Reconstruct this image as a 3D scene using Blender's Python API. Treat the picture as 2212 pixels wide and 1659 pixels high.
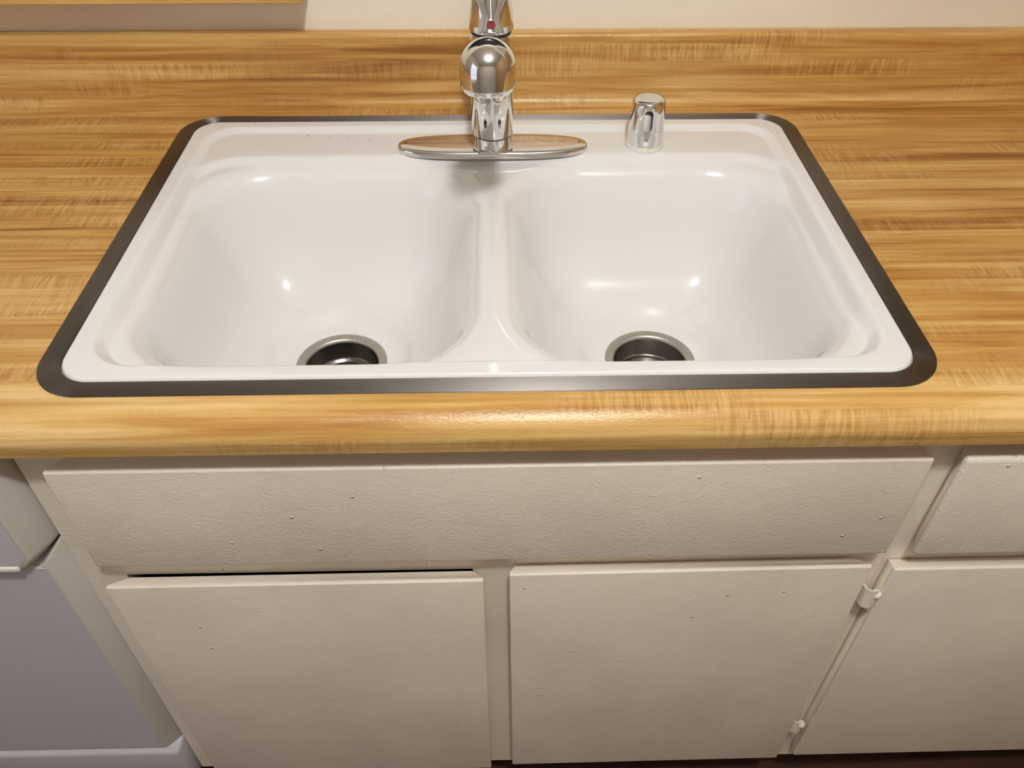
import bpy, bmesh, math, random
import numpy as np
from mathutils import Vector, Matrix

random.seed(7)
sc = bpy.context.scene
for o in list(bpy.data.objects):
    bpy.data.objects.remove(o, do_unlink=True)
COL = sc.collection
Z0 = 0.914            # countertop height; the builders below measure z from the countertop

# ------------------------------------------------------------------ camera
PITCH, YAW, ROLL, FPX = 0.7489, -0.0255, 0.0048, 1764.92
_R = Matrix.Rotation(YAW, 3, 'Z')
_fw = _R @ Vector((0, math.cos(PITCH), -math.sin(PITCH)))
_up = _R @ Vector((0, math.sin(PITCH), math.cos(PITCH)))
_rt = _R @ Vector((1, 0, 0))
_c, _s = math.cos(ROLL), math.sin(ROLL)
_rt, _up = _c * _rt + _s * _up, -_s * _rt + _c * _up
cam = bpy.data.cameras.new('camera')
cam.sensor_width = 36.0
cam.lens = FPX / 2212 * 36.0
cam.clip_start = 0.01
co = bpy.data.objects.new('camera', cam)
COL.objects.link(co)
m = Matrix((_rt, _up, -_fw)).transposed().to_4x4()
m.translation = Vector((0.0048, -0.5305, 0.5033 + Z0))
co.matrix_world = m
sc.camera = co

# ------------------------------------------------------------------ world, exposure
w = bpy.data.worlds.new('night')
sc.world = w
w.use_nodes = True
w.node_tree.nodes['Background'].inputs[0].default_value = (0.02, 0.03, 0.05, 1)
w.node_tree.nodes['Background'].inputs[1].default_value = 0.6
sc.view_settings.view_transform = 'Standard'
sc.view_settings.look = 'None'
sc.view_settings.exposure = 0.0
sc.view_settings.gamma = 1.0
sc.view_settings.use_curve_mapping = False
try:
    sc.cycles.use_denoising = True
    sc.cycles.sample_clamp_indirect = 6.0
    sc.cycles.use_adaptive_sampling = True
    sc.cycles.adaptive_threshold = 0.1
    sc.cycles.max_bounces = 9
    sc.cycles.diffuse_bounces = 7
    sc.cycles.glossy_bounces = 5
except Exception:
    pass
LAMP = (0.13, -0.74, 1.44)      # ceiling globe, metres from the countertop
LAMP_POWER = 62.5
LAMP_COL = (1.0, 1.0, 0.99)
COOL_POWER = 0.75                # unseen window added in the left wall for cool light
COOL_COL = (0.62, 0.74, 1.0)


# ------------------------------------------------------------------ materials
def lin(r, g, b):
    f = lambda c: (c / 255 / 12.92) if c / 255 <= 0.04045 else ((c / 255 + 0.055) / 1.055) ** 2.4
    return (f(r), f(g), f(b), 1.0)


def mat(name, col, rough=0.5, metal=0.0, coat=0.0, spec=0.5):
    m = bpy.data.materials.new(name)
    m.use_nodes = True
    b = m.node_tree.nodes['Principled BSDF']
    b.inputs['Base Color'].default_value = col if len(col) == 4 else (*col, 1)
    b.inputs['Roughness'].default_value = rough
    b.inputs['Metallic'].default_value = metal
    b.inputs['Coat Weight'].default_value = coat
    b.inputs['Specular IOR Level'].default_value = spec
    return m


class NT:
    def __init__(s, m):
        s.t = m.node_tree
        s.b = s.t.nodes['Principled BSDF']

    def n(s, typ, **kw):
        nd = s.t.nodes.new(typ)
        for k, v in kw.items():
            if k in ('ins',):
                for i, val in v.items():
                    nd.inputs[i].default_value = val
            else:
                setattr(nd, k, v)
        return nd

    def l(s, a, b):
        s.t.links.new(a, b)

    def math(s, op, a, b=None):
        nd = s.n('ShaderNodeMath', operation=op)
        for i, v in enumerate((a, b)):
            if v is None:
                continue
            if isinstance(v, (int, float)):
                nd.inputs[i].default_value = v
            else:
                s.l(v, nd.inputs[i])
        return nd.outputs[0]

    def mapping(s, src, scale, loc=(0, 0, 0)):
        nd = s.n('ShaderNodeMapping')
        nd.inputs['Scale'].default_value = scale
        nd.inputs['Location'].default_value = loc
        s.l(src, nd.inputs['Vector'])
        return nd.outputs[0]

    def noise(s, vec, scale, detail=3, rough=0.5, dist=0.0):
        nd = s.n('ShaderNodeTexNoise')
        nd.inputs['Scale'].default_value = scale
        nd.inputs['Detail'].default_value = detail
        nd.inputs['Roughness'].default_value = rough
        nd.inputs['Distortion'].default_value = dist
        if vec is not None:
            s.l(vec, nd.inputs['Vector'])
        return nd.outputs['Fac']

    def ramp(s, fac, stops, interp='LINEAR'):
        nd = s.n('ShaderNodeValToRGB')
        cr = nd.color_ramp
        cr.interpolation = interp
        while len(cr.elements) < len(stops):
            cr.elements.new(0.5)
        for e, (p, c) in zip(cr.elements, stops):
            e.position = p
            e.color = c if not isinstance(c, (int, float)) else (c, c, c, 1)
        s.l(fac, nd.inputs[0])
        return nd.outputs[0]

    def mix(s, fac, a, b, mode='MIX'):
        nd = s.n('ShaderNodeMix', data_type='RGBA', blend_type=mode)
        for key, v in ((0, fac), (6, a), (7, b)):
            if isinstance(v, (int, float)):
                nd.inputs[key].default_value = v
            elif isinstance(v, tuple):
                nd.inputs[key].default_value = v
            else:
                s.l(v, nd.inputs[key])
        return nd.outputs[2]

    def bump(s, h, strength, dist):
        nd = s.n('ShaderNodeBump')
        nd.inputs['Strength'].default_value = strength
        nd.inputs['Distance'].default_value = dist
        s.l(h, nd.inputs['Height'])
        s.l(nd.outputs[0], s.b.inputs['Normal'])
        return nd


def laminate():
    """butcher-block print: strips along u, wavy streaks, cross-grain flecks"""
    m = mat('laminate_wood', (0.5, 0.25, 0.06), 0.31)
    t = NT(m)
    uv = t.n('ShaderNodeUVMap').outputs[0]
    # gentle waviness of the strips
    wob = t.noise(t.mapping(uv, (1.3, 14, 1)), 1.0, 2)
    sep = t.n('ShaderNodeSeparateXYZ')
    t.l(uv, sep.inputs[0])
    v2 = t.math('ADD', sep.outputs[1], t.math('MULTIPLY', t.math('SUBTRACT', wob, 0.5), 0.006))
    com = t.n('ShaderNodeCombineXYZ')
    t.l(sep.outputs[0], com.inputs[0])
    t.l(v2, com.inputs[1])
    P = com.outputs[0]
    vrow = t.math('DIVIDE', v2, 0.0235)
    row = t.math('FLOOR', vrow)
    wn = t.n('ShaderNodeTexWhiteNoise', noise_dimensions='1D')
    t.l(row, wn.inputs['W'])
    rnd = wn.outputs['Value']
    # tone that drifts along each strip
    crow = t.n('ShaderNodeCombineXYZ')
    t.l(t.math('MULTIPLY', sep.outputs[0], 1.6), crow.inputs[0])
    t.l(t.math('MULTIPLY', row, 7.31), crow.inputs[1])
    drift = t.noise(crow.outputs[0], 1.0, 2)
    # long streaks
    s1 = t.noise(t.mapping(P, (3.0, 75, 1)), 1.0, 4, 0.55, 0.9)
    s2 = t.noise(t.mapping(P, (1.3, 170, 1), (3, 7, 0)), 1.0, 3, 0.5, 0.3)
    big = t.noise(t.mapping(P, (2.4, 30, 1), (9, 1, 0)), 1.0, 3, 0.5, 1.2)
    a = t.math('ADD', t.math('MULTIPLY', s1, 0.62), t.math('MULTIPLY', s2, 0.30))
    a = t.math('ADD', a, t.math('MULTIPLY', big, 0.50))
    a = t.math('ADD', a, t.math('MULTIPLY', t.math('SUBTRACT', drift, 0.5), 0.42))
    a = t.math('ADD', a, t.math('MULTIPLY', t.math('SUBTRACT', rnd, 0.5), 0.07))
    # paler front-edge strips: lamplight on the rounding put into the print colour
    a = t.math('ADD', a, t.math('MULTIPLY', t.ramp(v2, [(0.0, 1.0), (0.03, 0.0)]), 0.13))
    col = t.ramp(a, [(0.47, lin(142, 93, 40)), (0.58, lin(172, 123, 60)), (0.70, lin(194, 150, 82)),
                     (0.81, lin(210, 172, 105)), (0.95, lin(228, 196, 136))])
    # hairline grain and short pressed dashes
    hair = t.noise(t.mapping(P, (26, 1500, 1), (2, 5, 0)), 1.0, 2, 0.6)
    dash = t.ramp(t.noise(t.mapping(P, (150, 620, 1), (6, 3, 0)), 1.0, 2, 0.55, 0.4), [(0.30, 1.0), (0.40, 0.0)])
    col = t.mix(t.math('ADD', t.math('MULTIPLY', t.ramp(hair, [(0.35, 1.0), (0.65, 0.0)]), 0.30), t.math('MULTIPLY', dash, 0.45)),
                col, t.mix(1.0, col, (0.80, 0.70, 0.56, 1), 'MULTIPLY'))
    # cross-grain flecks confined to some strips
    fl = t.noise(t.mapping(P, (210, 22, 1)), 1.0, 3, 0.6, 0.9)
    cr2 = t.n('ShaderNodeCombineXYZ')
    t.l(t.math('MULTIPLY', sep.outputs[0], 3.2), cr2.inputs[0])
    t.l(t.math('MULTIPLY', row, 3.77), cr2.inputs[1])
    fm = t.noise(cr2.outputs[0], 1.0, 2)
    fmask = t.ramp(fm, [(0.50, 0.0), (0.62, 1.0)])
    flc = t.ramp(fl, [(0.40, 0.0), (0.60, 1.0)])
    dark = t.mix(1.0, col, (0.78, 0.68, 0.55, 1), 'MULTIPLY')
    light = t.mix(0.40, col, lin(222, 188, 130))
    fcol = t.mix(flc, dark, light)
    fac = t.math('MULTIPLY', fmask, 0.75)
    col = t.mix(fac, col, fcol)
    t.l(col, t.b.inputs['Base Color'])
    # fine texture of the laminate
    bp = t.noise(t.mapping(P, (210, 620, 1)), 1.0, 2, 0.6, 0.5)
    t.bump(bp, 0.45, 0.0008)
    return m


def paint(name, col, rough=0.42, bumpy=0.6, tint=0.05):
    m = mat(name, col, rough)
    t = NT(m)
    oc = t.n('ShaderNodeTexCoord').outputs['Object']
    n1 = t.noise(oc, 260, 3, 0.6)
    n2 = t.noise(oc, 5.0, 3, 0.6)
    vo = t.n('ShaderNodeTexVoronoi')
    vo.inputs['Scale'].default_value = 30
    t.l(oc, vo.inputs['Vector'])
    sx = t.n('ShaderNodeSeparateColor')
    t.l(vo.outputs['Color'], sx.inputs[0])
    sp = t.math('MULTIPLY', t.ramp(vo.outputs['Distance'], [(0.0, 1.0), (0.07, 0.0)]), t.math('GREATER_THAN', sx.outputs[0], 0.55))
    hm = t.math('ADD', n1, t.math('MULTIPLY', sp, 4.0))
    t.bump(hm, bumpy, 0.0013)
    c2 = tuple(x * (1 - 2.4 * tint) for x in col[:3]) + (1,)
    t.l(t.mix(t.ramp(n2, [(0.35, 0.0), (0.7, 1.0)]), c2, col if len(col) == 4 else (*col, 1)), t.b.inputs['Base Color'])
    return m


M = {}
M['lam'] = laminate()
M['paint'] = paint('cabinet_paint', (0.86, 0.785, 0.665), 0.45)
M['wall'] = paint('wall_paint', (0.83, 0.765, 0.635), 0.6, 0.25, 0.02)
M['room'] = paint('room_paint', (0.46, 0.42, 0.36), 0.7, 0.2, 0.01)
M['room_light'] = paint('room_paint_pale', (0.66, 0.61, 0.54), 0.7, 0.2, 0.01)
M['room_warm'] = paint('room_paint_tan', (0.44, 0.29, 0.14), 0.7, 0.2, 0.01)
M['ceil'] = paint('ceiling_paint', (0.68, 0.65, 0.60), 0.8, 0.2, 0.01)
M['enamel'] = mat('white_enamel', (0.80, 0.80, 0.793), 0.08, coat=0.4)
M['chrome'] = mat('chrome', (0.80, 0.79, 0.78), 0.045, 1.0)
_t = NT(M['chrome'])
_oc = _t.n('ShaderNodeTexCoord').outputs['Object']
_t.l(_t.ramp(_t.noise(_oc, 90, 3), [(0.35, 0.03), (0.8, 0.11)]), _t.b.inputs['Roughness'])
M['seam'] = mat('dark_seam', (0.03, 0.03, 0.03), 0.5)
M['red'] = mat('red_mark', (0.20, 0.010, 0.025), 0.4)
M['black'] = mat('black_rubber', (0.012, 0.011, 0.010), 0.6)
M['inside'] = mat('bare_board', (0.10, 0.07, 0.045), 0.8)
M['plastic_white'] = mat('white_plastic', (0.78, 0.76, 0.70), 0.4)
M['dw'] = paint('appliance_white', (0.565, 0.545, 0.585), 0.33, 0.10, 0.01)
M['dwtrim'] = paint('appliance_border', (0.585, 0.56, 0.50), 0.35, 0.10, 0.01)
M['glass'] = mat('dark_window_glass', (0.012, 0.014, 0.02), 0.03)
M['crumb'] = mat('crumb', (0.05, 0.035, 0.025), 0.8)


def brushed(name, col, rough, axis_scale):
    m = mat(name, col, rough, 1.0)
    t = NT(m)
    oc = t.n('ShaderNodeTexCoord').outputs['Object']
    n = t.noise(t.mapping(oc, axis_scale), 1.0, 3, 0.6)
    t.l(t.ramp(n, [(0.3, max(rough - 0.07, 0.03)), (0.75, rough + 0.09)]), t.b.inputs['Roughness'])
    t.l(t.mix(n, tuple(0.86 * c for c in col[:3]) + (1,), tuple(min(1.06 * c, 1) for c in col[:3]) + (1,)), t.b.inputs['Base Color'])
    return m


M['ring'] = mat('brushed_steel', (0.2, 0.18, 0.17), 0.5, 1.0)
_t = NT(M['ring'])
_uv = _t.n('ShaderNodeUVMap').outputs[0]
_n = _t.noise(_t.mapping(_uv, (8, 1400, 1)), 1.0, 3, 0.6)
_t.l(_t.mix(_n, (0.18, 0.163, 0.152, 1), (0.26, 0.236, 0.22, 1)), _t.b.inputs['Base Color'])
_tg = _t.n('ShaderNodeTangent', direction_type='UV_MAP')
_t.l(_tg.outputs[0], _t.b.inputs['Tangent'])
_t.b.inputs['Anisotropic'].default_value = 0.955
_t.b.inputs['Anisotropic Rotation'].default_value = 0.25
M['drain'] = mat('satin_steel', (0.52, 0.50, 0.455), 0.46, 1.0)
M['cup'] = mat('dull_dark_steel', (0.17, 0.155, 0.14), 0.30, 1.0)

fl = mat('floor_boards', (0.10, 0.05, 0.03), 0.45)
_t = NT(fl)
_oc = _t.n('ShaderNodeTexCoord').outputs['Object']
_n = _t.noise(_t.mapping(_oc, (4, 60, 1)), 1.0, 4, 0.6, 0.4)
_t.l(_t.ramp(_n, [(0.3, lin(48, 30, 23)), (0.7, lin(84, 54, 40))]), _t.b.inputs['Base Color'])
M['floor'] = fl

sm = bpy.data.materials.new('added_cool_pane')  # glowing pane added to give cool light from the left
sm.use_nodes = True
_b = sm.node_tree.nodes['Principled BSDF']
_b.inputs['Emission Color'].default_value = (*COOL_COL, 1)
_b.inputs['Emission Strength'].default_value = COOL_POWER
M['cool_pane'] = sm


# ------------------------------------------------------------------ mesh helpers (world coordinates, z from the countertop)
def base_of(V):
    a = np.array(V)
    return Vector(((a[:, 0].min() + a[:, 0].max()) / 2, (a[:, 1].min() + a[:, 1].max()) / 2, a[:, 2].min()))


def root_of(o):
    while o.parent:
        o = o.parent
    return o


def make(name, V, F, material, parent=None, smooth=True, angle=35, uv=None):
    off = root_of(parent).location.copy() if parent else base_of(V)
    me = bpy.data.meshes.new(name)
    me.from_pydata([(v[0] - off[0], v[1] - off[1], v[2] - off[2]) for v in V], [], F)
    if uv is not None:
        lay = me.uv_layers.new(name='UVMap')
        idx = np.empty(len(me.loops), dtype=np.int32)
        me.loops.foreach_get('vertex_index', idx)
        lay.data.foreach_set('uv', np.array(uv, dtype=np.float32)[idx].ravel())
    me.materials.append(M[material])
    bm = bmesh.new()
    bm.from_mesh(me)
    bmesh.ops.recalc_face_normals(bm, faces=bm.faces)
    bm.to_mesh(me)
    bm.free()
    if smooth:
        me.polygons.foreach_set('use_smooth', [True] * len(me.polygons))
        me.set_sharp_from_angle(angle=math.radians(angle))
    o = bpy.data.objects.new(name, me)
    COL.objects.link(o)
    if parent:
        o.parent = parent
    else:
        o.location = off
    return o


def thing(name, label, cat, loc, group=None):
    o = bpy.data.objects.new(name, None)
    o.empty_display_size = 0.05
    COL.objects.link(o)
    o.location = loc
    o['label'], o['category'] = label, cat
    if group:
        o['group'] = group
    return o


def tag(o, label, cat, group=None):
    o['label'], o['category'] = label, cat
    if group:
        o['group'] = group
    return o


def struct(o):
    o['kind'] = 'structure'
    return o


def bm_data(bm):
    bm.verts.ensure_lookup_table()
    bm.verts.index_update()
    V = [tuple(v.co) for v in bm.verts]
    F = [[v.index for v in f.verts] for f in bm.faces]
    bm.free()
    return V, F


def box(x0, x1, y0, y1, z0, z1, bev=0.0, seg=2):
    bm = bmesh.new()
    bmesh.ops.create_cube(bm, size=1.0)
    for v in bm.verts:
        v.co = ((x0 + x1) / 2 + v.co.x * (x1 - x0), (y0 + y1) / 2 + v.co.y * (y1 - y0), (z0 + z1) / 2 + v.co.z * (z1 - z0))
    if bev:
        bmesh.ops.bevel(bm, geom=list(bm.edges), offset=bev, segments=seg, profile=0.5, affect='EDGES')
    return bm_data(bm)


def merge(*parts):
    V, F = [], []
    for v, f in parts:
        n = len(V)
        V += list(v)
        F += [[i + n for i in q] for q in f]
    return V, F


def lathe(prof, c=(0, 0, 0), n=48, axis=None):
    """profile of (r, z); closed at ends where r = 0"""
    V, F, rows = [], [], []
    for r, z in prof:
        if r < 1e-6:
            rows.append([len(V)])
            V.append((0, 0, z))
        else:
            rows.append(list(range(len(V), len(V) + n)))
            V += [(r * math.cos(2 * math.pi * i / n), r * math.sin(2 * math.pi * i / n), z) for i in range(n)]
    for a, b in zip(rows, rows[1:]):
        for i in range(n):
            j = (i + 1) % n
            if len(a) == 1 and len(b) == 1:
                continue
            if len(a) == 1:
                F.append([a[0], b[j], b[i]])
            elif len(b) == 1:
                F.append([a[i], a[j], b[0]])
            else:
                F.append([a[i], a[j], b[j], b[i]])
    if axis is not None:
        q = Vector((0, 0, 1)).rotation_difference(Vector(axis).normalized()).to_matrix()
        V = [tuple(q @ Vector(v)) for v in V]
    return [(v[0] + c[0], v[1] + c[1], v[2] + c[2]) for v in V], F


def tube(path, radii, n=20, cap=True):
    P = [Vector(p) for p in path]
    V, F = [], []
    up = Vector((1, 0, 0))
    for i, p in enumerate(P):
        t = (P[min(i + 1, len(P) - 1)] - P[max(i - 1, 0)]).normalized()
        a = (up - t * up.dot(t)).normalized()
        b = t.cross(a)
        r = radii[i] if isinstance(radii, (list, tuple)) else radii
        for k in range(n):
            g = 2 * math.pi * k / n
            V.append(tuple(p + a * (r * math.cos(g)) + b * (r * math.sin(g))))
    for i in range(len(P) - 1):
        for k in range(n):
            j = (k + 1) % n
            F.append([i * n + k, i * n + j, (i + 1) * n + j, (i + 1) * n + k])
    if cap:
        F.append(list(range(n)))
        F.append(list(range((len(P) - 1) * n, len(P) * n)))
    return V, F


def rrect(x0, x1, y0, y1, r, n=14):
    pts = []
    for cx, cy, a0 in ((x1 - r, y0 + r, -90), (x1 - r, y1 - r, 0), (x0 + r, y1 - r, 90), (x0 + r, y0 + r, 180)):
        for i in range(n + 1):
            a = math.radians(a0 + 90 * i / n)
            pts.append((cx + r * math.cos(a), cy + r * math.sin(a)))
    return pts


def extrude_outline(pts, d0, d1, plane='xz', bev=0.0, seg=2):
    """closed outline (a, b) extruded along the third axis"""
    bm = bmesh.new()
    def P(a, b, d):
        return (a, d, b) if plane == 'xz' else (a, b, d)
    lo = [bm.verts.new(P(a, b, d0)) for a, b in pts]
    hi = [bm.verts.new(P(a, b, d1)) for a, b in pts]
    f1 = bm.faces.new(lo)
    f2 = bm.faces.new(hi)
    n = len(pts)
    for i in range(n):
        bm.faces.new((lo[i], lo[(i + 1) % n], hi[(i + 1) % n], hi[i]))
    if bev:
        bmesh.ops.recalc_face_normals(bm, faces=bm.faces)
        bmesh.ops.bevel(bm, geom=list(f1.edges) + list(f2.edges), offset=bev, segments=seg, profile=0.5, affect='EDGES')
    return bm_data(bm)


def slab(x0, x1, z0, z1, yf, yb, il=0.016, ir=0.016, rnd=0.002, rot=0.0, it=0.0):
    """cabinet front: face at yf, back at yb, side edges cut back towards the rear"""
    bm = bmesh.new()
    f = [bm.verts.new(p) for p in ((x0, yf, z0), (x1, yf, z0), (x1, yf, z1), (x0, yf, z1))]
    b = [bm.verts.new(p) for p in ((x0 + il, yb, z0 + 0.012), (x1 - ir, yb, z0 + 0.012), (x1 - ir, yb, z1 - it), (x0 + il, yb, z1 - it))]
    m_ = 0.004
    md = [bm.verts.new(p) for p in ((x0, yf + m_, z0), (x1, yf + m_, z0), (x1, yf + m_, z1), (x0, yf + m_, z1))]
    ff = bm.faces.new(f)
    bm.faces.new(b)
    for k in range(4):
        j = (k + 1) % 4
        bm.faces.new((f[k], f[j], md[j], md[k]))
        bm.faces.new((md[k], md[j], b[j], b[k]))
    bmesh.ops.recalc_face_normals(bm, faces=bm.faces)
    eds = list(ff.edges) + [e for e in bm.edges if (e.verts[0] in f) != (e.verts[1] in f)]
    bmesh.ops.bevel(bm, geom=eds, offset=rnd, segments=3, profile=0.5, affect='EDGES')
    if rot:
        c = Vector(((x0 + x1) / 2, 0, (z0 + z1) / 2))
        bmesh.ops.rotate(bm, verts=bm.verts, cent=c, matrix=Matrix.Rotation(rot, 3, 'Y'))
    return bm_data(bm)


# ================================================================== the setting
RX0, RX1, RY0, RY1, RZ1 = -1.75, 1.75, -2.6, 0.622, 1.53
FL = -Z0
struct(make('floor', *box(RX0, RX1, RY0, RY1, FL - 0.05, FL), 'floor', smooth=False))
struct(make('ceiling', *box(RX0, RX1, RY0, RY1, RZ1, RZ1 + 0.05), 'ceil', smooth=False))
struct(make('wall_front', *box(RX0, RX1, RY0 - 0.08, RY0, FL, RZ1), 'room_light', smooth=False))
struct(make('wall_right', *box(RX1, RX1 + 0.08, RY0, RY1, FL, RZ1), 'room_warm', smooth=False))
# left wall with an opening for the added window that gives cool light
wl = merge(box(RX0 - 0.08, RX0, RY0, -1.55, FL, RZ1), box(RX0 - 0.08, RX0, -0.35, RY1, FL, RZ1),
           box(RX0 - 0.08, RX0, -1.55, -0.35, FL, -0.25), box(RX0 - 0.08, RX0, -1.55, -0.35, 0.95, RZ1))
struct(make('wall_left', *wl, 'room', smooth=False))
added_win = struct(make('added_window', *merge(box(RX0 - 0.06, RX0 + 0.012, -1.60, -1.53, -0.30, 1.0), box(RX0 - 0.06, RX0 + 0.012, -0.37, -0.30, -0.30, 1.0),
                                      box(RX0 - 0.06, RX0 + 0.012, -1.53, -0.37, -0.30, -0.23), box(RX0 - 0.06, RX0 + 0.012, -1.53, -0.37, 0.93, 1.0)), 'wall', smooth=False))
make('pane', *box(RX0 - 0.05, RX0 - 0.045, -1.53, -0.37, -0.23, 0.93), 'cool_pane', added_win, smooth=False)
# back wall with a dark window above the sink (out of the picture)
WX0, WX1, WZ0, WZ1 = -0.46, 0.40, 0.30, 1.12
wb = merge(box(RX0, WX0, RY1, RY1 + 0.1, FL, RZ1), box(WX1, RX1, RY1, RY1 + 0.1, FL, RZ1),
           box(WX0, WX1, RY1, RY1 + 0.1, FL, WZ0), box(WX0, WX1, RY1, RY1 + 0.1, WZ1, RZ1))
struct(make('wall_back', *wb, 'wall', smooth=False))
win1 = struct(make('window_1', *merge(box(WX0, WX0 + 0.04, RY1 + 0.01, RY1 + 0.09, WZ0, WZ1), box(WX1 - 0.04, WX1, RY1 + 0.01, RY1 + 0.09, WZ0, WZ1),
                                      box(WX0 + 0.04, WX1 - 0.04, RY1 + 0.01, RY1 + 0.09, WZ0, WZ0 + 0.04), box(WX0 + 0.04, WX1 - 0.04, RY1 + 0.01, RY1 + 0.09, WZ1 - 0.04, WZ1)), 'wall', smooth=False))
make('pane', *box(WX0 + 0.04, WX1 - 0.04, RY1 + 0.05, RY1 + 0.056, WZ0 + 0.04, WZ1 - 0.04), 'glass', win1, smooth=False)

# ================================================================== ceiling lamp (light source)
lamp = thing('ceiling_lamp', 'bare bulb in a white socket mounted on the ceiling', 'lamp', (LAMP[0], LAMP[1], LAMP[2] - 0.06))
make('socket', *lathe([(0, 0.062), (0.022, 0.062), (0.022, 0.074), (0.060, 0.074), (0.075, 0.080), (0.075, 0.0895), (0, 0.0895)], LAMP, 32), 'plastic_white', lamp)
_ld = bpy.data.lights.new('bulb', 'POINT')
_ld.shadow_soft_size, _ld.energy, _ld.color = 0.058, LAMP_POWER, LAMP_COL
_lo = bpy.data.objects.new('bulb', _ld)
COL.objects.link(_lo)
_lo.parent = lamp
_lo.location = (0, 0, 0.06)

# ================================================================== countertop with coved splashback
CX0, CX1 = -1.3, 1.3
HX, HY0, HY1 = 0.408, 0.011, 0.552        # cut-out for the sink
YF, YB = -0.010, 0.591                    # flat part of the top
bm = bmesh.new()
uvl = bm.loops.layers.uv.new('UVMap')
outer = [bm.verts.new((x, y, 0)) for x, y in ((CX0, YF), (CX1, YF), (CX1, YB), (CX0, YB))]
hole = [bm.verts.new((x, y, 0)) for x, y in rrect(-HX, HX, HY0, HY1, 0.04, 8)]
ed = [bm.edges.new((outer[i], outer[(i + 1) % 4])) for i in range(4)]
ed += [bm.edges.new((hole[i], hole[(i + 1) % len(hole)])) for i in range(len(hole))]
bmesh.ops.triangle_fill(bm, edges=ed, use_beauty=True)
low = [bm.verts.new((v.co.x, v.co.y, -0.03)) for v in hole]
for i in range(len(hole)):
    j = (i + 1) % len(hole)
    bm.faces.new((hole[i], hole[j], low[j], low[i]))
vmap = {v: v.co.y for v in bm.verts}
front = [(YF, 0.0)]
for i in range(1, 13):                     # rounded front edge
    a = math.radians(90 + 84 * i / 12)
    front.append((YF + 0.0272 * math.cos(a), -0.0272 + 0.0272 * math.sin(a)))
front.append((-0.0368, -0.0262))           # then a flat band leaning back under
front.append((-0.0345, -0.0405))
front.append((0.05, -0.0405))
back = [(YB, 0.0)]
for i in range(1, 9):                      # cove
    a = math.radians(-90 + 90 * i / 8)
    back.append((YB + 0.012 * math.cos(a), 0.012 + 0.012 * math.sin(a)))
for i in range(0, 7):
    a = math.radians(180 - 90 * i / 6)
    back.append((0.609 + 0.006 * math.cos(a), 0.091 + 0.006 * math.sin(a)))
back.append((0.6215, 0.097))
for prof, sgn, v0 in ((front, -1, YF), (back, 1, YB)):
    arc, prev, last = v0, None, None
    for k, (y, z) in enumerate(prof):
        if k:
            arc += sgn * math.hypot(y - last[0], z - last[1])
        if k == 0:
            row = [outer[0], outer[1]] if sgn < 0 else [outer[3], outer[2]]
        else:
            row = [bm.verts.new((CX0, y, z)), bm.verts.new((CX1, y, z))]
        for v in row:
            vmap[v] = arc
        if prev:
            bm.faces.new((prev[0], prev[1], row[1], row[0]))
        prev, last = row, (y, z)
bmesh.ops.recalc_face_normals(bm, faces=bm.faces)
for f in bm.faces:
    for l_ in f.loops:
        l_[uvl].uv = (l_.vert.co.x, vmap.get(l_.vert, l_.vert.co.y))
me = bpy.data.meshes.new('countertop')
bm.to_mesh(me)
bm.free()
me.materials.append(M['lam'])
me.polygons.foreach_set('use_smooth', [True] * len(me.polygons))
me.set_sharp_from_angle(angle=math.radians(40))
ct = bpy.data.objects.new('countertop', me)
COL.objects.link(ct)
tag(ct, 'wood-grain laminate countertop with rounded front edge and coved splashback', 'countertop')

# ================================================================== shelf at the upper left
SX1, SY0, SZ = -0.2365, 0.565, 0.149
sv, sf = box(CX0, SX1, SY0, 0.6215, SZ, SZ + 0.02, 0.001, 1)
suv = [(v[0] + 0.4, v[1] + v[2] + 0.9) for v in sv]
tag(make('wall_shelf', sv, sf, 'lam', uv=suv), 'wood-grain shelf edge on the wall above the left splashback', 'shelf')

# ================================================================== kitchen sink
SINK = (0.0, 0.2815, -0.19)
sink = thing('kitchen_sink', 'white enamel double-bowl sink with a steel rim set into the wood-grain countertop', 'sink', SINK)
DRAINS = ((-0.191, 0.2500), (0.2005, 0.2500))
NX, NY = 860, 572
gx = np.linspace(-0.406, 0.406, NX)
gy = np.linspace(0.0125, 0.5505, NY)
X, Y = np.meshgrid(gx, gy)


def sd(x0, x1, y0, y1, r):
    """inside distance to a rounded rectangle"""
    qx = np.abs(X - (x0 + x1) / 2) - (x1 - x0) / 2 + r
    qy = np.abs(Y - (y0 + y1) / 2) - (y1 - y0) / 2 + r
    k = 0.03
    h = np.clip(0.5 + 0.5 * (qx - qy) / k, 0, 1)
    mx = qy * (1 - h) + qx * h + k * h * (1 - h)
    outside = np.hypot(np.maximum(qx, 0), np.maximum(qy, 0))
    return -(np.where((qx > 0) | (qy > 0), outside, np.minimum(mx, 0)) - r)


def sst(t, a, b):
    u = np.clip((t - a) / (b - a), 0, 1)
    return u * u * (3 - 2 * u)


def pchip(x, y, xq):
    x, y = np.array(x, float), np.array(y, float)
    h, d = np.diff(x), np.diff(y) / np.diff(x)
    mk = np.zeros_like(x)
    for i in range(1, len(x) - 1):
        if d[i - 1] * d[i] > 0:
            w1, w2 = 2 * h[i] + h[i - 1], h[i] + 2 * h[i - 1]
            mk[i] = (w1 + w2) / (w1 / d[i - 1] + w2 / d[i])
    mk[-1] = 0
    xq = np.clip(xq, x[0], x[-1])
    i = np.clip(np.searchsorted(x, xq) - 1, 0, len(x) - 2)
    t = (xq - x[i]) / h[i]
    return ((1 + 2 * t) * (1 - t) ** 2 * y[i] + t * (1 - t) ** 2 * h[i] * mk[i]
            + t * t * (3 - 2 * t) * y[i + 1] + t * t * (t - 1) * h[i] * mk[i + 1])


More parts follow.
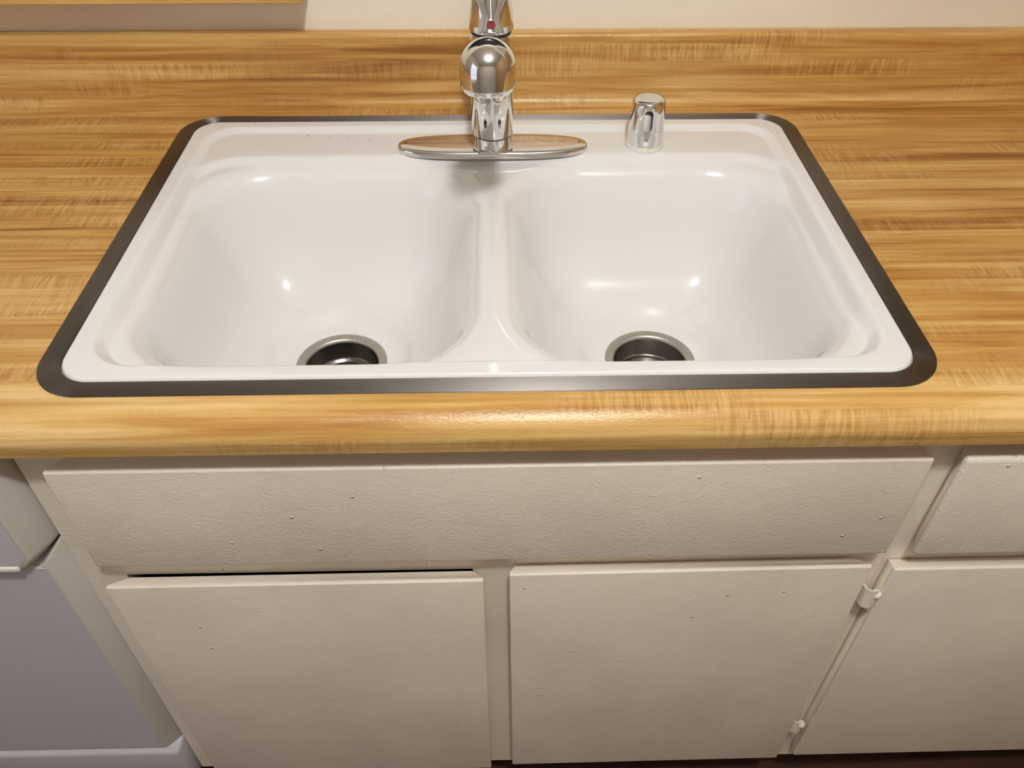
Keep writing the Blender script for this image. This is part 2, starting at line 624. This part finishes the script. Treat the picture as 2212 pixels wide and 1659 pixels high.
do = sd(-0.3995, 0.3995, 0.0195, 0.5435, 0.034)
dA = sd(-0.381, 0.381, 0.0385, 0.527, 0.045)
dB = sd(-0.388, 0.388, 0.03, 0.451, 0.075)
sA = sst(dA, -0.001, 0.014)
Z = -0.003 + 0.0062 * sst(do, -0.002, 0.0035)
Z = Z - 0.0120 * sA + 0.0065 * sA * (1 - sst(dB, -0.002, 0.013))
prof_t = [-0.026, -0.016, -0.008, -0.001, 0.006, 0.013, 0.021, 0.031, 0.044, 0.062, 0.088, 0.12, 0.19]
prof_z = [0.0, -0.0012, -0.0046, -0.0112, -0.0225, -0.041, -0.066, -0.095, -0.122, -0.144, -0.158, -0.1645, -0.170]
for (x0, x1) in ((-0.358, -0.0225), (0.0275, 0.362)):
    t = sd(x0, x1, 0.052, 0.428, 0.093)
    Z = Z + pchip(prof_t, prof_z, t)
for dx, dy in DRAINS:
    r = np.hypot(X - dx, Y - dy)
    Z = Z + (-0.1835 - Z) * (1 - sst(r, 0.055, 0.10))


def blur(A, r):
    k = np.exp(-0.5 * (np.arange(-2 * r, 2 * r + 1) / r) ** 2)
    k /= k.sum()
    for ax in (0, 1):
        P = np.pad(A, [(2 * r, 2 * r) if i == ax else (0, 0) for i in (0, 1)], mode='edge')
        n_ = A.shape[ax]
        A = sum(k[i] * (P[i:i + n_, :] if ax == 0 else P[:, i:i + n_]) for i in range(4 * r + 1))
    return A


Z0s, Z1s, Z2s = Z.copy(), blur(Z, 3), blur(Z, 12)
wi = sst(sd(-0.381, 0.381, 0.0385, 0.527, 0.045), 0.012, 0.022)
Z = Z0s * (1 - wi) + Z1s * wi
wf = sst(-Z, 0.11, 0.155)
Z = Z * (1 - wf) + Z2s * wf
for dx, dy in DRAINS:
    r = np.hypot(X - dx, Y - dy)
    Z = Z + (-0.1835 - Z) * (1 - sst(r, 0.057, 0.095))
nodes = np.stack([X, Y, Z], -1).reshape(-1, 3) - np.array(SINK)
ii, jj = np.meshgrid(np.arange(NX - 1), np.arange(NY - 1))
a = (jj * NX + ii).ravel()
quads = np.stack([a, a + 1, a + NX + 1, a + NX], 1)
cc = (nodes[quads[:, 0]] + nodes[quads[:, 2]]) / 2 + np.array(SINK)
keep = do.ravel()[quads].min(1) > -0.0066
for dx, dy in DRAINS:
    keep &= np.hypot(cc[:, 0] - dx, cc[:, 1] - dy) > 0.0505
quads = quads[keep]
me = bpy.data.meshes.new('basin')
me.vertices.add(len(nodes))
me.vertices.foreach_set('co', nodes.astype(np.float32).ravel())
me.loops.add(quads.size)
me.loops.foreach_set('vertex_index', quads.astype(np.int32).ravel())
me.polygons.add(len(quads))
me.polygons.foreach_set('loop_start', np.arange(0, quads.size, 4, dtype=np.int32))
me.update(calc_edges=True)
me.polygons.foreach_set('use_smooth', [True] * len(quads))
me.materials.append(M['enamel'])
o = bpy.data.objects.new('basin', me)
COL.objects.link(o)
o.parent = sink

# steel rim around it
loops = []
for x, y0, y1, r, z in ((0.4190, 0.0, 0.563, 0.050, 0.0003), (0.4186, 0.0004, 0.5626, 0.0496, 0.0015), (0.4170, 0.002, 0.561, 0.048, 0.0021),
                        (0.4080, 0.011, 0.552, 0.041, 0.0024), (0.4008, 0.0182, 0.5448, 0.0348, 0.0020), (0.3995, 0.0195, 0.5435, 0.034, 0.0008)):
    loops.append([(a_, b_, z) for a_, b_ in rrect(-x, x, y0, y1, r, 16)])
n = len(loops[0])
V = [p for lp in loops for p in lp]
F = [[k * n + i, k * n + (i + 1) % n, (k + 1) * n + (i + 1) % n, (k + 1) * n + i] for k in range(len(loops) - 1) for i in range(n)]
ruv, per = [], 0.0
for k, lp in enumerate(loops):
    acc = 0.0
    for i, p in enumerate(lp):
        if i:
            acc += math.hypot(p[0] - lp[i - 1][0], p[1] - lp[i - 1][1])
        ruv.append((acc, 0.004 * k))
make('steel_rim', V, F, 'ring', sink, angle=50, uv=ruv)['label'] = 'brushed steel rim'

# drains
zf = -0.1835
flange = [(0.0572, -0.001), (0.0572, 0.0008), (0.0564, 0.0016), (0.0530, 0.0014), (0.0490, 0.0010), (0.0472, 0.0003), (0.0460, -0.0014), (0.0455, -0.0040)]
dl = make('drain_flange', *lathe(flange, (*DRAINS[0], zf), 72), 'drain', sink, angle=60)
make('throat_wall', *lathe([(0.0454, -0.0035), (0.0445, -0.026), (0.0425, -0.0295), (0.0395, -0.0305), (0.0385, -0.032), (0.0385, -0.047)], (*DRAINS[0], zf), 72), 'cup', dl, angle=60)
dl['label'] = 'steel disposal flange'
make('splash_guard', *lathe([(0.0385, -0.0385), (0.0370, -0.0355), (0.0352, -0.0350), (0.0335, -0.0365), (0.0328, -0.0385), (0.0318, -0.0372), (0.0302, -0.0368), (0.0290, -0.039), (0.0290, -0.075), (0, -0.075)],
                            (*DRAINS[0], zf), 72), 'drain', dl, angle=60)
make('throat', *lathe([(0.0289, -0.052), (0.0, -0.053)], (*DRAINS[0], zf), 48), 'black', dl)
dr = make('drain_flange', *lathe(flange, (*DRAINS[1], zf), 72), 'drain', sink, angle=60)
make('strainer_cup', *lathe([(0.0454, -0.0035), (0.0430, -0.0245), (0.0415, -0.0272), (0.0385, -0.0282), (0.0375, -0.0280)], (*DRAINS[1], zf), 72), 'cup', dr, angle=60)
make('strainer_floor', *lathe([(0.0376, -0.0281), (0.034, -0.0278), (0.015, -0.0272), (0.0, -0.0270)], (*DRAINS[1], zf), 72), 'drain', dr, angle=60)
dr['label'] = 'plain steel drain flange'


def letters(txt, size):
    cu = bpy.data.curves.new('lettering', 'FONT')
    cu.body, cu.size, cu.extrude, cu.align_x = txt, size, 0.00022, 'CENTER'
    cu.resolution_u = 2
    ob = bpy.data.objects.new('lettering', cu)
    COL.objects.link(ob)
    bpy.context.view_layer.update()
    me_ = bpy.data.meshes.new_from_object(ob.evaluated_get(bpy.context.evaluated_depsgraph_get()))
    v = [tuple(x.co) for x in me_.vertices]
    f = [list(p_.vertices) for p_ in me_.polygons]
    bpy.data.objects.remove(ob, do_unlink=True)
    bpy.data.curves.remove(cu)
    bpy.data.meshes.remove(me_)
    return v, f


word = 'IN-SINK-ERATOR'
parts = []
R0 = 0.0495
for k, ch in enumerate(word):
    ang = math.radians(124 - k * 5.9)
    v, f = letters(ch, 0.0066)
    vv = []
    for x, y, z in v:
        # letter tops point outwards
        a_ = ang - math.pi / 2
        rx, ry = x * 0.95, R0 + y
        vv.append((DRAINS[0][0] + rx * math.cos(a_) - ry * math.sin(a_), DRAINS[0][1] + rx * math.sin(a_) + ry * math.cos(a_), zf + 0.0012 + z))
    parts.append((vv, f))
M['emboss'] = mat('raised_lettering', (0.72, 0.70, 0.66), 0.28, 1.0)
make('lettering', *merge(*parts), 'emboss', dl, smooth=False)

# ================================================================== faucet
FX, FY, DZ = 0.0035, 0.468, -0.0024
fau = thing('kitchen_faucet', 'polished chrome single-handle kitchen faucet standing on the sink deck', 'faucet', (FX, FY, DZ))


def plate_loop(s, z):
    pts = []
    n_ = 72
    for i in range(n_):
        a_ = 2 * math.pi * i / n_
        ca, sa = math.cos(a_), math.sin(a_)
        x = 0.1245 * math.copysign(abs(ca) ** 0.62, ca)
        y = 0.0285 * math.copysign(abs(sa) ** 0.80, sa)
        pts.append((FX + x - math.copysign(min(abs(x), 1) and s, x) * (abs(ca) ** 0.3), FY + y - math.copysign(s, y) * (abs(sa) ** 0.3), DZ + z))
    return pts


loops = [plate_loop(0, 0.0003), plate_loop(0, 0.0045), plate_loop(0.0007, 0.0068), plate_loop(0.0022, 0.0084), plate_loop(0.0045, 0.0091), plate_loop(0.012, 0.0095)]
n = 72
V = [p for lp in loops for p in lp] + [(FX, FY, DZ + 0.0097)]
F = [[k * n + i, k * n + (i + 1) % n, (k + 1) * n + (i + 1) % n, (k + 1) * n + i] for k in range(len(loops) - 1) for i in range(n)]
F += [[(len(loops) - 1) * n + i, (len(loops) - 1) * n + (i + 1) % n, len(V) - 1] for i in range(n)]
make('deck_plate', V, F, 'chrome', fau, angle=50)
C0 = (FX, FY, 0)
make('lower_collar', *lathe([(0.0, 0.0045), (0.0262, 0.0045), (0.0262, 0.0060), (0.0246, 0.0075), (0.0244, 0.0215), (0, 0.0215)], C0, 64), 'chrome', fau)
make('collar_seam', *lathe([(0.0, 0.0205), (0.0252, 0.0205), (0.0252, 0.0226), (0, 0.0226)], C0, 64), 'seam', fau)
make('column', *lathe([(0.0, 0.0225), (0.0262, 0.0225), (0.0266, 0.0232), (0.0266, 0.07), (0.0266, 0.130), (0.0258, 0.142), (0.0240, 0.1490), (0.0, 0.151)], C0, 64), 'chrome', fau)
make('handle_seam', *lathe([(0.0, 0.148), (0.0243, 0.148), (0.0243, 0.1530), (0, 0.1530)], C0, 64), 'seam', fau)
hcap = [(r_, z_ + 0.0125) for r_, z_ in ((0.0, 0.1400), (0.0258, 0.1400), (0.0266, 0.1412), (0.0264, 0.150), (0.0252, 0.165), (0.0232, 0.181), (0.0202, 0.197), (0.0150, 0.210), (0.0080, 0.216), (0.0, 0.2175))]
handle = make('handle', *lathe(hcap, C0, 64), 'chrome', fau)
# concave-sided facet on the front of the handle
out = []
for i in range(13):
    t_ = i / 12
    out.append((0.0155 - 0.0050 * math.sin(math.pi * min(t_ * 1.05, 1)) + 0.0028 * t_ ** 3, 0.1555 + 0.038 * t_))
pl = [(FX + a_, b_) for a_, b_ in out] + [(FX - a_, b_) for a_, b_ in reversed(out)]
V, F = extrude_outline(pl, FY - 0.0285, FY - 0.012, 'xz', 0.0016, 3)
V = [(x, y + 0.18 * (z - 0.1555), z) for x, y, z in V]
hp = make('handle_facet', V, F, 'chrome', handle)
make('temperature_mark', *lathe([(0.0, 0.0008), (0.0042, 0.0008), (0.0050, 0.0002), (0.0050, -0.001), (0, -0.001)], (FX, FY - 0.0285 + 0.18 * 0.0095, 0.1650), 32, (0, -1, 0.18)), 'red', handle)['label'] = 'red temperature dot'
# lever rising from the cap towards the back
make('lever', *tube([(FX, FY - 0.004, 0.222), (FX, FY + 0.012, 0.240), (FX, FY + 0.032, 0.255), (FX, FY + 0.060, 0.265), (FX, FY + 0.078, 0.267)], [0.011, 0.0095, 0.0085, 0.0085, 0.006], 24), 'chrome', handle)
# spout arm and its rounded head
HY, HZ = 0.256, 0.1665
arm = []
for i in range(17):
    t_ = i / 16
    arm.append((FX * (1 - t_), FY - 0.008 + (HY - FY + 0.008) * t_, 0.094 + (HZ + 0.018 - 0.094) * t_ - 0.010 * math.sin(math.pi * t_)))
make('spout', *tube(arm, [0.0225 - 0.0006 * i / 16 for i in range(17)], 32), 'chrome', fau)
RH = 0.0277
egg = [(0, 0.0030), (0.0150, 0.0030), (0.0150, 0.0), (0.0232, 0.0), (0.0240, 0.0004), (0.0258, 0.0040), (0.0262, 0.0058), (RH, 0.0066), (RH + 0.0002, 0.014), (RH, 0.022)]
egg += [(RH * math.cos(math.radians(a_)), 0.022 + RH * 1.03 * math.sin(math.radians(a_))) for a_ in range(8, 90, 8)] + [(0, 0.022 + RH * 1.03)]
head = make('spray_head', *lathe(egg, (0.0, HY, HZ), 72, (0, 0.10, 1)), 'chrome', fau, angle=40)

# ================================================================== dishwasher air gap cap
AX, AY = 0.2045, 0.4765
air = thing('air_gap_cap', 'small chrome air gap cap on the sink deck right of the faucet', 'air gap', (AX, AY, DZ))
make('gasket', *lathe([(0, -0.0026), (0.0252, -0.0026), (0.0252, 0.0018), (0.0243, 0.0032), (0, 0.0032)], (AX, AY, 0), 48), 'plastic_white', air)['label'] = 'white plastic gasket ring'
capo = [(0.0236, 0.0032), (0.0238, 0.0042), (0.0212, 0.0565), (0.0204, 0.0595), (0.0184, 0.0620), (0.0140, 0.0632), (0.0085, 0.0630), (0.0, 0.0626)]
capi = [(0.0, 0.0604), (0.0150, 0.0604), (0.0188, 0.0575), (0.0222, 0.0045), (0.0222, 0.0032)]
V, F = lathe(capo + capi, (AX, AY, 0), 72)
n = 72                                    # join inner and outer lower edges
last = len(V) - n
F += [[i, (i + 1) % n, last + (i + 1) % n, last + i] for i in range(n)]
cap = make('cap', V, F, 'chrome', air, angle=40)
ang = math.radians(-4)
cut = []
for i in range(24):
    a_ = 2 * math.pi * i / 24
    cut.append((AX - 0.0022 + 0.0054 * math.cos(a_), 0.0395 + (0.0085 if math.sin(a_) > 0 else -0.0085) + 0.0054 * math.sin(a_)))
cv, cf = extrude_outline(cut, AY - 0.04, AY - 0.008, 'xz')
cutter = make('cutter', cv, cf, 'black', smooth=False)
bmod = cap.modifiers.new('slot', 'BOOLEAN')
bmod.operation, bmod.solver, bmod.object = 'DIFFERENCE', 'EXACT', cutter
bpy.context.view_layer.update()
nm = bpy.data.meshes.new_from_object(cap.evaluated_get(bpy.context.evaluated_depsgraph_get()))
cap.modifiers.clear()
cap.data = nm
nm.materials.clear()
nm.materials.append(M['chrome'])
bpy.data.objects.remove(cutter, do_unlink=True)
make('inner_tube', *lathe([(0, 0.0033), (0.0130, 0.0033), (0.0125, 0.043), (0.0090, 0.047), (0, 0.047)], (AX - 0.0075, AY - 0.0055, 0), 32), 'plastic_white', air)


def ring_on_cap(cx, cz, r, tr, a0=0, a1=360, nseg=32):
    pts = []
    for i in range(nseg + 1):
        a_ = math.radians(a0 + (a1 - a0) * i / nseg)
        x, z = cx + r * math.cos(a_), cz + r * math.sin(a_)
        rad = 0.0238 - (z - 0.003) * (0.0238 - 0.0212) / 0.0505
        pts.append((AX + x, AY - math.sqrt(max(rad * rad - x * x, 1e-9)), z))
    return tube(pts, tr, 8)


make('emblem', *merge(ring_on_cap(-0.002, 0.0150, 0.0098, 0.00018), ring_on_cap(-0.002, 0.0155, 0.0010, 0.0003, nseg=10)), 'seam', cap)
make('scratch_mark', *ring_on_cap(0.0125, 0.0285, 0.0045, 0.00022, 150, 380, 20), 'seam', cap)

# ================================================================== sink base cabinet
YD, YFR = -0.020, 0.0                     # door faces, face frame
CL, CR = -0.455, 0.437
ZT, ZB = -0.0410, -0.785
cab = thing('sink_cabinet', 'off-white painted cabinet below the sink with two doors and a wide false drawer front', 'cabinet', (0.0, 0.25, FL))
RAIL, BRL = -0.2718, -0.752
LO, RO = (-0.409, -0.0245), (0.031, 0.402)
ft = 0.019
V, F = merge(box(CL, LO[0], YFR, YFR + ft, ZB, ZT), box(LO[1], RO[0], YFR, YFR + ft, BRL, RAIL), box(RO[1], CR, YFR, YFR + ft, ZB, ZT),
             box(LO[0], RO[1], YFR, YFR + ft, RAIL, ZT), box(LO[0], RO[1], YFR, YFR + ft, ZB, BRL))
make('face_frame', V, F, 'paint', cab, smooth=False)
V, F = merge(box(CL + 0.002, CL + 0.018, YFR + ft, 0.60, ZB, -0.24), box(CR - 0.018, CR - 0.002, YFR + ft, 0.60, ZB, -0.24),
             box(CL + 0.018, CR - 0.018, YFR + ft, 0.60, ZB + 0.004, ZB + 0.02), box(CL + 0.018, CR - 0.018, 0.59, 0.60, ZB, -0.24))
make('carcass', V, F, 'inside', cab, smooth=False)
make('toe_kick', *box(CL, CR, 0.075, 0.09, FL, ZB), 'black', cab, smooth=False)
make('false_drawer_front', *slab(-0.421, 0.421, -0.228, -0.0775, YD, YFR, 0.015, 0.015, 0.0022, -0.0012), 'paint', cab)
make('door', *slab(-0.4225, -0.0115, -0.760, -0.2645, YD - 0.002, YFR - 0.0055, 0.021, 0.013, 0.0018, -0.004, 0.0045), 'paint', cab)
make('door', *slab(0.0185, 0.4175, -0.7515, -0.2545, YD, YFR - 0.0025, 0.007, 0.016, 0.0018, -0.0105, 0.0065), 'paint', cab)


def hinge(x, z, parent, s=1.0):
    """painted-over self-closing barrel hinge between the doors"""
    arc = []
    for i in range(11):
        a_ = math.radians(200 - 140 * i / 10)
        arc.append((x - 0.001 + 0.0085 * math.cos(a_) * s, z + 0.000 + 0.0150 * math.sin(a_) * s))
    # curved leaf: a bent plate wrapping round the barrel
    V, F = [], []
    prof_ = [(-0.0085, -0.0005), (-0.0095, -0.010), (-0.0090, -0.018), (-0.0060, -0.0235), (-0.0010, -0.0255), (0.0030, -0.0250)]
    inn = [(0.0030, -0.0235), (-0.0006, -0.0238), (-0.0050, -0.0220), (-0.0073, -0.0170), (-0.0078, -0.010), (-0.0068, -0.0005)]
    loop = prof_ + inn
    zt = [0.015, 0.0165, 0.018, 0.021, 0.0225, 0.023]
    for top in (False, True):
        for i, (a_, b_) in enumerate(loop):
            k = i if i < 6 else 11 - i
            V.append((x + a_ * s, b_ * s + 0.002, z + (zt[k] if top else -0.016 + 0.001 * k) * s))
    m_ = len(loop)
    F = [list(range(m_)), list(range(m_, 2 * m_))] + [[i, (i + 1) % m_, m_ + (i + 1) % m_, m_ + i] for i in range(m_)]
    h_ = make('hinge', V, F, 'paint', parent, angle=50)
    make('barrel', *lathe([(0, -0.018), (0.0035, -0.018), (0.0042, -0.016), (0.0042, 0.006), (0.0036, 0.008), (0, 0.008)], (x + 0.0032 * s, -0.0185 * s, z), 20), 'paint', h_)
    make('pin_ball', *lathe([(0, 0.006), (0.0030, 0.0068), (0.0052, 0.0090), (0.0060, 0.0118), (0.0052, 0.0148), (0.0030, 0.0168), (0, 0.0175)], (x + 0.0040 * s, -0.0200 * s, z), 20), 'paint', h_)
    make('foot', *box(x - 0.006 * s, x + 0.006 * s, -0.014, -0.002, z - 0.024 * s, z - 0.017 * s, 0.0015, 2), 'paint', h_)
    return h_


hinge(0.4312, -0.318, cab, 1.0)
hinge(0.4275, -0.652, cab, 0.9)

# ================================================================== neighbouring cabinet on the right
cb2 = thing('base_cabinet', 'off-white painted cabinet with drawer and door to the right of the sink cabinet', 'cabinet', (0.9, 0.25, FL))
V, F = merge(box(CR + 0.0003, 0.47, YFR, YFR + ft, ZB, ZT), box(0.47, 1.3, YFR, YFR + ft, RAIL, ZT), box(0.47, 1.3, YFR, YFR + ft, ZB, BRL), box(1.26, 1.3, YFR, YFR + ft, BRL, RAIL))
make('face_frame', V, F, 'paint', cb2, smooth=False)
V, F = merge(box(CR + 0.002, CR + 0.018, YFR + ft, 0.60, ZB, -0.05), box(1.282, 1.298, YFR + ft, 0.60, ZB, -0.05),
             box(CR + 0.018, 1.282, YFR + ft, 0.60, ZB + 0.004, ZB + 0.02), box(CR + 0.018, 1.282, 0.59, 0.60, ZB, -0.05))
make('carcass', V, F, 'inside', cb2, smooth=False)
make('toe_kick', *box(CR + 0.001, 1.3, 0.075, 0.09, FL, ZB), 'black', cb2, smooth=False)
make('drawer', *slab(0.4490, 0.95, -0.2275, -0.0725, YD - 0.004, YFR, 0.010, 0.010, 0.006, -0.002, 0.004), 'paint', cb2)
make('door', *slab(0.4420, 0.95, -0.7400, -0.2570, YD, YFR - 0.0015, 0.002, 0.010, 0.0022, -0.006, 0.0065), 'paint', cb2)

# ================================================================== dishwasher on the left
dw = thing('dishwasher', 'white built-in dishwasher left of the sink cabinet', 'dishwasher', (-0.76, 0.25, FL))
DX0, DX1 = -1.06, -0.4592


def panel(outline, face, yf, yb, bev=0.004):
    """appliance panel: flat face polygon, border sloping back to a larger outline"""
    bm = bmesh.new()
    f = [bm.verts.new((x, yf, z)) for x, z in face]
    b = [bm.verts.new((x, yb, z)) for x, z in outline]
    k = [bm.verts.new((x, yb + 0.012, z)) for x, z in outline]
    bm.faces.new(f)
    bm.faces.new(k)
    n_ = len(f)
    for i in range(n_):
        j = (i + 1) % n_
        bm.faces.new((f[i], f[j], b[j], b[i]))
        bm.faces.new((b[i], b[j], k[j], k[i]))
    bmesh.ops.recalc_face_normals(bm, faces=bm.faces)
    bmesh.ops.bevel(bm, geom=list(bm.edges), offset=bev, segments=3, profile=0.5, affect='EDGES')
    return bm_data(bm)


DX1 = -0.4610
make('tub', *box(DX0 + 0.01, DX1 - 0.008, 0.03, 0.60, FL + 0.02, -0.045), 'black', dw, smooth=False)
cp = make('control_panel', *panel([(DX0, -0.2325), (DX1 - 0.024, -0.2325), (DX1, -0.2060), (DX1, -0.050), (DX0, -0.050)],
                                  [(DX0 + 0.02, -0.2225), (DX1 - 0.029, -0.2225), (DX1 - 0.017, -0.2070), (DX1 - 0.017, -0.060), (DX0 + 0.02, -0.060)], -0.026, 0.006, 0.0045), 'dwtrim', dw, angle=60)
make('face_sheet', *extrude_outline([(DX0 + 0.024, -0.2150), (DX1 - 0.032, -0.2150), (DX1 - 0.021, -0.2020), (DX1 - 0.021, -0.066), (DX0 + 0.024, -0.066)], -0.0266, -0.025, 'xz', 0.0004, 1), 'dw', cp)
make('latch_strip', *box(-0.80, -0.4950, -0.0285, -0.020, -0.2235, -0.2165, 0.0015, 2), 'plastic_white', dw)
dd = make('door', *panel([(DX0, -0.690), (DX1, -0.690), (DX1, -0.2095), (DX1 - 0.025, -0.2365), (DX0, -0.2365)],
                         [(DX0 + 0.017, -0.685), (DX1 - 0.017, -0.685), (DX1 - 0.017, -0.2300), (DX1 - 0.026, -0.2390), (DX0 + 0.017, -0.2390)], -0.012, 0.007, 0.0025), 'dwtrim', dw, angle=60)
make('face_sheet', *extrude_outline([(DX0 + 0.02, -0.684), (DX1 - 0.0195, -0.684), (DX1 - 0.0195, -0.240), (DX0 + 0.02, -0.240)], -0.0126, -0.011, 'xz', 0.0004, 1), 'dw', dd)
make('lower_panel', *panel([(DX0, -0.80), (DX1, -0.80), (DX1, -0.6925), (DX0, -0.6925)],
                           [(DX0 + 0.006, -0.796), (DX1 - 0.006, -0.796), (DX1 - 0.006, -0.7045), (DX0 + 0.006, -0.7045)], -0.014, 0.002, 0.0045), 'dw', dw, angle=60)
make('kick_plate', *box(DX0, DX1, 0.06, 0.075, FL, -0.79), 'black', dw, smooth=False)

# ================================================================== wall cabinet out of frame that shades the right of the wall
uc = thing('wall_cabinet', 'off-white painted wall cabinet above the right of the counter', 'cabinet', (0.85, 0.46, 0.45))
make('body', *box(0.42, 1.30, 0.32, 0.6215, 0.45, 1.20), 'paint', uc, smooth=False)
for x0, x1 in ((0.43, 0.855), (0.865, 1.29)):
    make('door', *slab(x0, x1, 0.46, 1.19, 0.30, 0.3195, 0.012, 0.012), 'paint', uc)

# ================================================================== crumbs on the sink deck
parts = []
for x, y in ((-0.32, 0.536), (-0.27, 0.515), (-0.245, 0.509), (-0.2, 0.512), (-0.215, 0.503), (-0.19, 0.500), (-0.18, 0.485), (-0.16, 0.494), (-0.165, 0.52), (-0.145, 0.538), (-0.30, 0.5)):
    s_ = random.uniform(0.0005, 0.0010)
    zz = 0.0033 if y > 0.535 else -0.0021
    parts.append(lathe([(0, 0), (s_, 0.0001), (s_ * 0.8, s_ * 0.7), (0, s_)], (x, y, zz - 0.0002), 7))
cr = make('crumbs', *merge(*parts), 'crumb', smooth=False)
tag(cr, 'tiny dark crumbs scattered on the sink deck left of the faucet', 'crumbs')
cr['kind'] = 'stuff'

# lift everything built from the countertop datum to its real height
for o in list(COL.objects):
    if o.parent is None and o is not co:
        o.location.z += Z0
bpy.context.view_layer.update()
